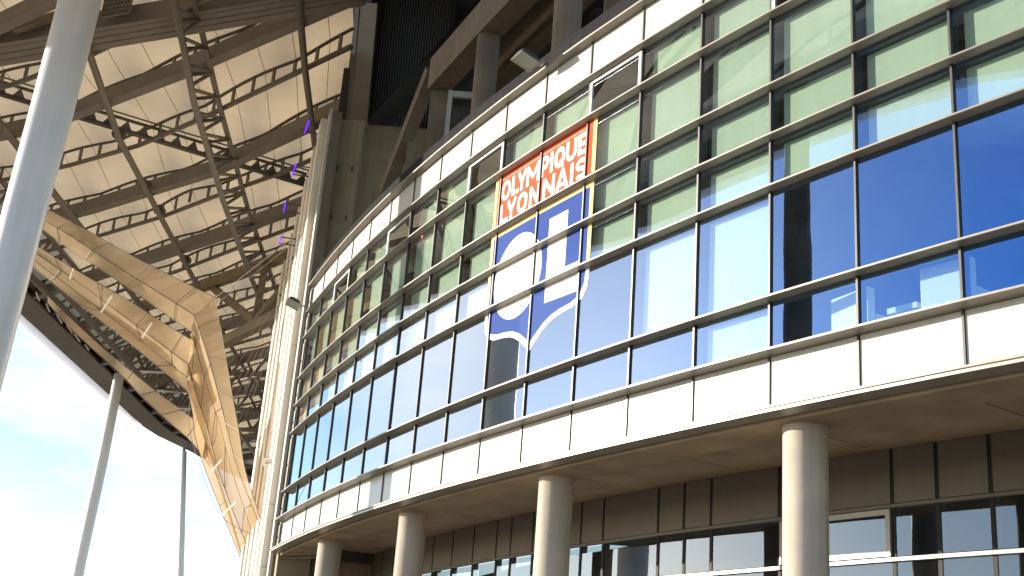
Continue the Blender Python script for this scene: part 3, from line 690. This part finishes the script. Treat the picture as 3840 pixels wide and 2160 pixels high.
for t, (dx, dy) in ((0.30, (-0.9, -3.2)), (0.46, (3.2, -1.2)), (0.22, (-3.0, -1.0))):
    p = lerp(g0, g1, t) - gp_ * 1.6; MB().beam(p + V(0, 0, 28.3), p + V(dx, dy, 28.9), 0.36, 0.32).build('girder_brace', 'steel_tan', gg)
# tan braces around the far node
dt = MB().beam((-18.9, 80.2, 24.1), (-12.3, 69.2, 23.6), 0.55, 0.62).build('deep_truss', 'steel_tan', roof)
for p, q in (((-15.75, 75.0, 24.3), (-20.0, 79.7, 28.0)), ((-15.7, 74.9, 24.3), (-15.3, 73.6, 28.0)), ((-15.6, 74.8, 24.3), (-11.5, 70.4, 28.0))):
    MB().beam(p, q, 0.42, 0.42).build('truss_diagonal', 'steel_tan', dt)
# eaves: ribbed dark soffit and a pale skirt outside it
mb = MB(); n = len(EDGE)
inn = [V(x + 2.15, y, RZ - 0.02) for x, y in EDGE]; outp = [V(x, y, RZ - 0.05) for x, y in EDGE]
def seg(P, t): return along(P, t)
NP = 40
for i in range(NP):
    t0, t1 = (i + 0.003) / NP, (i + 0.997) / NP
    v = [along(inn, t0), along(outp, t0), along(outp, t1), along(inn, t1)]
    MB().add(v + [p + V(0, 0, 0.2) for p in v], BF).build('soffit_panel', 'corrugated_soffit', roof)
MB().loft([[p + V(0, 0, 0.24) for p in inn], [p + V(0, 0, 0.24) for p in outp], [p + V(0, 0, 1.9) for p in outp], [p + V(0.3, 0, 2.0) for p in inn], [p + V(0.3, 0, 0.3) for p in inn]]).build('eaves_box', 'corrugated_soffit', roof)
sk = [V(p.x - 1.25, p.y, p.z + 0.2) for p in outp]
sk[-4] = outp[-4] + V(-0.08, 0, 0.1); sk[-5] = outp[-5] + V(-0.7, -0.3, 0.2)
sk[-3:] = [p + V(-0.05, 0, 0.1) for p in outp[-3:]]
MB().loft([[p + V(-0.01, 0, 0.02) for p in outp], sk, [p + V(0.2, 0, 1.5) for p in sk]]).build('eaves_skirt', 'edge_skirt', roof)

# ------------------------------------------------------------------ white masts
def mast(label, pts, rs, mt='mast_white', grp='white masts carrying the roof'):
    m = thing('support_mast', label, 'mast', (pts[0][0], pts[0][1], 0), grp)
    MB().tube(pts, rs, 40).build('shaft', mt, m, smooth=True)
    t = Vector(pts[-1]); MB().tube([t - V(0, 0, 0.05), t + V(0, 0, 0.35)], rs[-1] * 0.55, 16).build('head', 'steel_paint', m)
    return m
mast('thick white mast rising close at the left edge of the view', [(-17.3, 40.0, 0), (-17.1, 40.0, 6), (-16.9, 39.98, 11.3), (-16.68, 39.98, 17.2), (-16.52, 40.03, 21), (-16.39, 40.08, 25.5), (-16.33, 40.1, 27.6)], [0.52, 0.62, 0.67, 0.70, 0.725, 0.73, 0.70])
mast('slender white mast under the pale eaves, right of the thick mast', [(-32.65, 103.0, 0), (-32.6, 103, 12), (-32.35, 103.05, 20), (-32.25, 103.1, 27.6)], [0.44, 0.46, 0.46, 0.42], 'mast_pale')
mast('thinnest farthest white mast below the eaves corner', [(-30.4, 135.4, 0), (-32.2, 135.2, 14.7), (-33.9, 135.0, 27.7)], [0.38, 0.37, 0.34], 'mast_pale')
mast('dark mast left of the view, mirrored in the tall right panes', [(-18.7, 24.2, 0), (-18.7, 24.2, 8), (-18.7, 24.2, 18), (-18.7, 24.2, 27.6)], [0.34, 0.48, 0.52, 0.46], 'steel_dark', 'dark masts')

# ------------------------------------------------------------------ laced fabric sails
sail = thing('fabric_sail', 'branching tan mesh sails laced together below the roof', 'sail', (-9.5, 53.5, 8.9))
U_up = [[-23.66, 59.47, 24.86], [-20.97, 58.61, 23.47], [-18.65, 57.55, 22.15], [-15.96, 56.54, 20.78], [-13.58, 55.36, 19.54]]
U_lo = [[-23.88, 59.92, 24.41], [-21.98, 58.77, 23.24], [-19.32, 57.86, 21.63], [-16.73, 56.84, 20.1], [-14.5, 55.64, 18.72]]
U2_lo = [[-24.08, 60.38, 24.09], [-21.83, 59.31, 22.56], [-20.06, 58.03, 21.44], [-16.81, 57.18, 19.45], [-14.58, 55.93, 17.98]]
M_up = [[-24.87, 62.21, 23.8], [-22.37, 60.9, 22.31], [-19.18, 59.75, 20.61], [-16.29, 58.4, 18.88], [-14.62, 56.64, 17.77]]
M_lo = [[-24.89, 62.21, 23.42], [-21.79, 61.11, 21.51], [-19.3, 59.71, 19.83], [-16.89, 58.22, 18.17], [-14.65, 56.64, 16.62]]
M2_lo = [[-25.08, 62.67, 23.17], [-22.1, 61.47, 21.21], [-19.01, 60.22, 19.17], [-16.73, 58.63, 17.56], [-14.7, 56.93, 16.09]]
M3_lo = [[-25.26, 63.13, 22.99], [-22.74, 61.69, 21.18], [-20.36, 60.15, 19.53], [-18.1, 58.51, 17.94], [-14.58, 57.17, 15.43]]
L_up = [[-30.08, 78.43, 26.24], [-26.38, 76.23, 23.34], [-22.82, 73.89, 20.74], [-20.05, 71.23, 18.76], [-17.39, 68.49, 16.95], [-15.79, 65.46, 15.65], [-14.28, 62.39, 13.2]]
L_lo = [[-30.0, 78.46, 25.8], [-27.08, 75.98, 23.31], [-23.0, 73.84, 20.24], [-20.83, 71.01, 18.42], [-18.35, 68.24, 16.49], [-16.09, 65.38, 14.79], [-14.21, 62.4, 12.99]]
e1 = [[-13.58, 55.36, 19.54], [-12.74, 55.01, 17.09], [-11.96, 54.64, 14.81], [-11.33, 54.23, 13.07], [-10.73, 53.81, 11.32], [-9.54, 53.49, 8.86]]
e2 = [[-14.5, 55.64, 18.72], [-13.76, 55.44, 17.25], [-12.86, 55.27, 15.28], [-12.11, 55.05, 13.5], [-11.34, 54.83, 11.73], [-9.83, 54.74, 8.96]]
e3 = [[-14.58, 55.93, 17.98], [-14.18, 56.72, 16.88], [-13.63, 57.54, 15.42], [-13.11, 58.34, 14.19], [-12.54, 59.14, 12.5], [-11.09, 60.11, 9.26]]
e4 = [[-14.66, 56.63, 16.62], [-14.41, 58.19, 15.53], [-14.08, 59.75, 14.44], [-13.65, 61.33, 12.85], [-13.02, 62.95, 11.22], [-12.14, 64.59, 9.31]]
e5 = [[-14.7, 56.93, 16.09], [-15.06, 59.45, 15.87], [-15.11, 62.05, 15.25], [-14.98, 64.68, 14.24], [-14.59, 67.36, 12.54], [-13.45, 70.18, 9.44]]
def curve(P, n):
    """smooth curve through the points"""
    P = [Vector(p) for p in P]; P = [P[0] * 2 - P[1]] + P + [P[-1] * 2 - P[-2]]; out = []; m = len(P) - 3
    for i in range(n + 1):
        s = m * i / n; j = min(int(s), m - 1); t = s - j; a, b, c, d = P[j:j + 4]
        out.append(0.5 * (2 * b + (c - a) * t + (2 * a - 5 * b + 4 * c - d) * t * t + (3 * b - a - 3 * c + d) * t ** 3))
    return out
def band(A, B, name='fabric_band', par=sail, n=24, bars=4, rope=True):
    A, B = curve(A, n), curve(B, n); rows = []
    for j in range(5):
        t = j / 4; k = 0.06 * 4 * t * (1 - t); w = sum(((a - b).length for a, b in zip(A, B))) / len(A)
        rows.append([a.lerp(b, t) + V(0.02, 0.05, 0.10) * k * w * 4 for a, b in zip(A, B)])
    o = MB().loft(rows).build(name, 'fabric_mesh', par, smooth=True)
    if rope:
        for P in (A, B): MB().tube(P, 0.017, 5).build('edge_rope', 'steel_dark', o)
        for i in range(bars):
            k = int((i + 0.6) * n / bars); MB().tube([A[k] + V(0, -0.03, 0), B[k] + V(0, -0.03, 0)], 0.015, 5).build('cross_bar', 'cable', o)
    return o
band(U_up, U_lo); band(U_lo, U2_lo); band(M_up, M_lo); band(M_lo, M2_lo); band(M2_lo, M3_lo)
band([U2_lo[-1], V(-14.60, 56.0, 17.8), M_up[-1]], [V(-14.1, 56.3, 17.4), V(-14.2, 56.4, 17.3), V(-14.3, 56.6, 17.2)], n=4, rope=False)
band(e1, e2, bars=6); band(e2, e3, bars=5); band(e3, e4, bars=5); band(e4, e5, bars=5)
band([M3_lo[-1], V(-14.9, 59.6, 15.2), V(-15.0, 63.5, 13.6), V(-13.6, 70.0, 9.6)], [M2_lo[-1], V(-15.06, 59.45, 15.9), V(-14.98, 64.68, 14.24), V(-13.45, 70.18, 9.7)], bars=3)
low = thing('fabric_sail', 'single dark tan mesh sail sweeping under the eaves', 'sail', (-14.2, 62.4, 13))
band(L_up, L_lo, par=low, n=30, bars=7)
for i, e in enumerate((e1, e2, e3, e4, e5)):
    p = Vector(e[-1]); MB().tube([p, p + V(0.35, -0.05, -0.35)], 0.09, 8).tube([p + V(-0.1, 0.3, -0.15), p + V(0.3, -0.3, -0.15)], 0.06, 8).build('anchor', 'lamp_body', sail)
rods = [((-18.2, 55.07, 19.16), (-18.52, 54.96, 18.29), 'white tube held off the middle sail, centre one of three'), ((-16.08, 54.68, 17.9), (-16.37, 54.6, 17.14), 'white tube held off the sail nearest the knuckle'),
        ((-20.65, 56.33, 20.75), (-20.72, 56.31, 20.21), 'short white tube on the sail nearest the thick mast'), ((-11.6, 52.74, 11.6), (-11.94, 52.66, 11.03), 'white tube standing off the hanging sail, upper of two'), ((-10.6, 51.93, 9.75), (-11.05, 51.83, 9.14), 'white tube standing off the hanging sail, lower of two')]
for a, b, lb in rods: tag(MB().tube([a, b], 0.035, 8).build('light_tube', 'rod_white'), lb, 'light tube', 'white tubes on the sails')
er = [[[-32.25, 81.98], [-32.62, 83.79]], [[-32.37, 84.46], [-32.69, 86.28]], [[-32.4, 86.98], [-32.64, 88.87]], [[-32.44, 89.45], [-32.59, 91.04]], [[-32.54, 91.78], [-32.7, 93.55]], [[-32.55, 94.4], [-32.71, 95.86]]]
for (a, b) in er: tag(MB().tube([(*a, 27.55), (*b, 27.55)], 0.05, 8).build('light_tube', 'rod_white'), 'short white tube in the row along the dark eaves', 'light tube', 'white tubes along the eaves')
tag(MB().tube(curve([(-14.0, 55.5, 15.6), (-13.4, 53.5, 13.2), (-12.4, 52.9, 11.1), (-11.2, 52.4, 9.2), (-9.9, 53.2, 8.6)], 24), 0.012, 5).build('power_cable', 'cable'), 'thin slack cable hanging in the sky beside the sails', 'cable')
# stays from the clad wall to the sail
W1 = [(-8.7, 49.9, 21.16), (-9.26, 52.3, 21.66), (-9.92, 55.12, 22.09), (-10.46, 57.42, 22.51), (-11.12, 60.24, 22.92), (-11.57, 62.16, 23.13), (-11.95, 63.78, 23.07), (-12.39, 65.65, 23.28), (-12.67, 66.84, 22.99), (-12.89, 67.79, 22.98), (-12.92, 67.94, 22.45), (-13.09, 68.64, 22.26), (-12.96, 68.11, 21.62), (-12.82, 67.52, 21.1)]
E1 = curve(e1, 40)
for i, a in enumerate(W1):
    b = E1[int(i * 1.9)]; a2 = Vector(a) + WN * 0.22
    t = thing('steel_stay', 'thin steel stay from the clad wall to the hanging sail', 'cable', a2, 'steel stays fanning out from the clad wall')
    MB().tube([a2, b], 0.008, 5).build('wire', 'cable', t); MB().tube([a2 - WN * 0.2, a2 + WN * 0.05], 0.07, 8).build('clamp', 'lamp_body', t)

# ------------------------------------------------------------------ violet tubes
LED = [((-9.27, 49.13, 25.83), (-9.38, 49.11, 25.21), 'glowing violet tube, topmost of the four'), ((-10.13, 52.02, 25.04), (-10.21, 52.01, 24.48), 'glowing violet tube, second from the top'),
       ((-10.93, 54.92, 24.35), (-10.95, 54.92, 23.86), 'glowing violet tube, third from the top'), ((-11.29, 56.89, 23.39), (-11.31, 56.89, 22.97), 'glowing violet tube, lowest of the four')]
for a, b, lb in LED:
    a, b = Vector(a), Vector(b); t = thing('violet_light_tube', lb, 'light tube', b, 'violet light tubes on the clad wall')
    MB().tube([a, b], 0.028, 8).build('tube', 'led_violet', t)
    for p in (a.lerp(b, 0.1), a.lerp(b, 0.9)): MB().beam(p + V(0.0, 0.06, 0), p + V(0.95, 0.3, 0.02), 0.05, 0.05).build('bracket', 'steel_dark', t)

# ------------------------------------------------------------------ floodlights
def floodlight(label, head, foot, size, face, up):
    """tilted flat head: pale glass front, rounded dark back, bracket and arm"""
    t = thing('floodlight', label, 'floodlight', foot, 'floodlights on the glass building')
    head, foot = Vector(head), Vector(foot); n = Vector(face).normalized(); x = Vector(up).cross(n).normalized(); y = n.cross(x)
    a, b = size; F = Matrix((x, y, n)).transposed()
    def pt(u, v, w): return head + F @ V(u, v, w)
    mb = MB()
    rings = []
    for s_, w in ((1.0, 0.02), (1.0, -0.03), (0.93, -0.11), (0.70, -0.17), (0.3, -0.19)):
        ring = []
        for k in range(24):
            th = 2 * math.pi * k / 24; c, s2 = math.cos(th), math.sin(th)
            q = (abs(c) ** 5 + abs(s2) ** 5) ** (-0.2); ring.append(pt(a * s_ * c * q, b * s_ * s2 * q, w))
        rings.append(ring + [ring[0]])
    mb.loft(rings); mb.add(rings[-1][:-1], [tuple(range(24))[::-1]]); mb.build('housing', 'lamp_body', t, smooth=False)
    mb = MB()
    for (u0, u1, v0, v1) in ((-a, a, b - 0.035, b), (-a, a, -b, -b + 0.035), (-a, -a + 0.035, -b + 0.035, b - 0.035), (a - 0.035, a, -b + 0.035, b - 0.035)):
        mb.add([pt(u0, v0, 0.018), pt(u1, v0, 0.018), pt(u1, v1, 0.018), pt(u0, v1, 0.018), pt(u0, v0, 0.045), pt(u1, v0, 0.045), pt(u1, v1, 0.045), pt(u0, v1, 0.045)], BF)
    mb.build('rim', 'lamp_light', t)
    mb = MB().add([pt(-a + .03, -b + .03, 0.02), pt(a - .03, -b + .03, 0.02), pt(a - .03, b - .03, 0.02), pt(-a + .03, b - .03, 0.02), pt(-a + .03, -b + .03, 0.03), pt(a - .03, -b + .03, 0.03), pt(a - .03, b - .03, 0.03), pt(-a + .03, b - .03, 0.03)], BF); mb.build('front_glass', 'lamp_glass', t)
    for u in (-a * 0.6, a * 0.6): MB().add([pt(u - .02, -b - .02, 0.0), pt(u + .02, -b - .02, 0.0), pt(u + .02, -b + .03, 0.0), pt(u - .02, -b + .03, 0.0)] + [pt(u - .02, -b - .02, .06), pt(u + .02, -b - .02, .06), pt(u + .02, -b + .03, .06), pt(u - .02, -b + .03, .06)], BF).build('clip', 'lamp_light', t)
    j = head.lerp(foot, 0.55)
    MB().tube([pt(0, 0, -0.12), j, foot], 0.03, 8).build('arm', 'lamp_body', t)
    MB().tube([j - x * 0.07, j + x * 0.07], 0.055, 12).build('joint', 'lamp_light', t)
    return t
nw = V(math.sin(ph(-2.9)), -math.cos(ph(-2.9)), 0)
floodlight('floodlight on the coping casting a shadow on a white panel', wall(-2.93, 0.76, 17.55), wall(-2.82, 0.05, 17.56), (0.26, 0.29), nw * 0.25 + V(0.0, -0.05, -1.0), V(nw.x, nw.y, 0.25))
floodlight('floodlight on the left end of the glass beside the clad wall', (-8.28, 45.86, 16.45), (-7.86, 46.6, 16.62), (0.30, 0.27), V(-0.35, -0.25, -1.0), V(-0.9, -0.3, 0.3))

# ------------------------------------------------------------------ lounge furniture behind the low panes
def armchair(label, c, off, rz, z=8.25):
    p = wall(c, off, z); t = thing('lounge_chair', label, 'chair', p, 'white lounge chairs behind the glass'); M = Matrix.Translation(p) @ Matrix.Rotation(rz, 4, 'Z')
    def part(name, *boxes):
        mb = MB()
        for b_ in boxes: mb.box(*b_)
        o = obj(name, [M @ Vector(v) for v in mb.v], mb.f, 'furniture_white', t); bv = o.modifiers.new('soft', 'BEVEL'); bv.width = 0.04; bv.segments = 3
    part('seat', (-0.36, 0.36, -0.40, 0.30, 0.10, 0.46)); part('backrest', (-0.48, 0.48, 0.305, 0.48, 0.10, 1.12))
    part('armrest', (-0.48, -0.365, -0.40, 0.30, 0.10, 0.66)); part('armrest', (0.365, 0.48, -0.40, 0.30, 0.10, 0.66))
    for a_ in (-0.4, 0.4):
        for b_ in (-0.33, 0.4): MB().tube([M @ V(a_, b_, 0), M @ V(a_, b_, 0.1)], 0.02, 6).build('leg', 'mullion_cap', t)
armchair('boxy white lounge chair behind the low panes, left one', 1.72, -1.0, ph(1.7) + 3.0)
armchair('boxy white lounge chair behind the low panes, right one', 2.72, -0.85, ph(2.7) + 3.14)
t = thing('side_table', 'square white side table between the lounge chairs behind the glass', 'table', wall(2.25, -0.8, 8.25))
M = Matrix.Translation(wall(2.25, -0.8, 8.25)) @ Matrix.Rotation(ph(2.3), 4, 'Z')
mb = MB().box(-0.3, 0.3, -0.3, 0.3, 0.52, 0.62); obj('top', [M @ Vector(v) for v in mb.v], mb.f, 'furniture_white', t)
mb = MB().box(-0.24, 0.24, -0.24, 0.24, 0.02, 0.52); obj('base', [M @ Vector(v) for v in mb.v], mb.f, 'furniture_white', t)

# ------------------------------------------------------------------ small red tape crosses on two panes
mat('tape_red', (0.7, 0.06, 0.03), 0.6, var=0.0)
for c, z, lb in ((0.481, 8.507, 'small red tape cross on the low pane above a white panel'), (-6.501, 15.232, 'small red tape cross on a green upper pane left of the crest')):
    k = math.floor(c); M = bay(k, -0.006, z); x = 2 * (c - k - 0.5); mb = MB()
    mb.box(x - 0.07, x + 0.07, -0.0015, 0.0, -0.012, 0.012).box(x - 0.012, x + 0.012, -0.0015, 0.0, 0.0125, 0.08).box(x - 0.012, x + 0.012, -0.0015, 0.0, -0.08, -0.0125)
    tag(obj('tape_cross', [M @ Vector(v) for v in mb.v], mb.f, 'tape_red'), lb, 'tape mark', 'red tape crosses on the glass')
# ------------------------------------------------------------------ spotlight on the clad wall
q = P0 + WT * 3.2 + WN * 0.3 + V(0, 0, 11.2)
sp = thing('wall_spotlight', 'small pale spotlight fixed low on the beige clad wall', 'spotlight', q)
MB().tube([q, q + WN * 0.25 + V(0, -0.1, -0.12)], [0.10, 0.13], 12).build('housing', 'lamp_light', sp); MB().beam(q - WN * 0.3, q, 0.05, 0.05).build('bracket', 'lamp_body', sp)
MB().tube([q + V(0.0, -0.25, 0.05), q + WN * 0.22 + V(0, -0.4, -0.05)], [0.08, 0.10], 12).build('housing', 'lamp_light', sp)
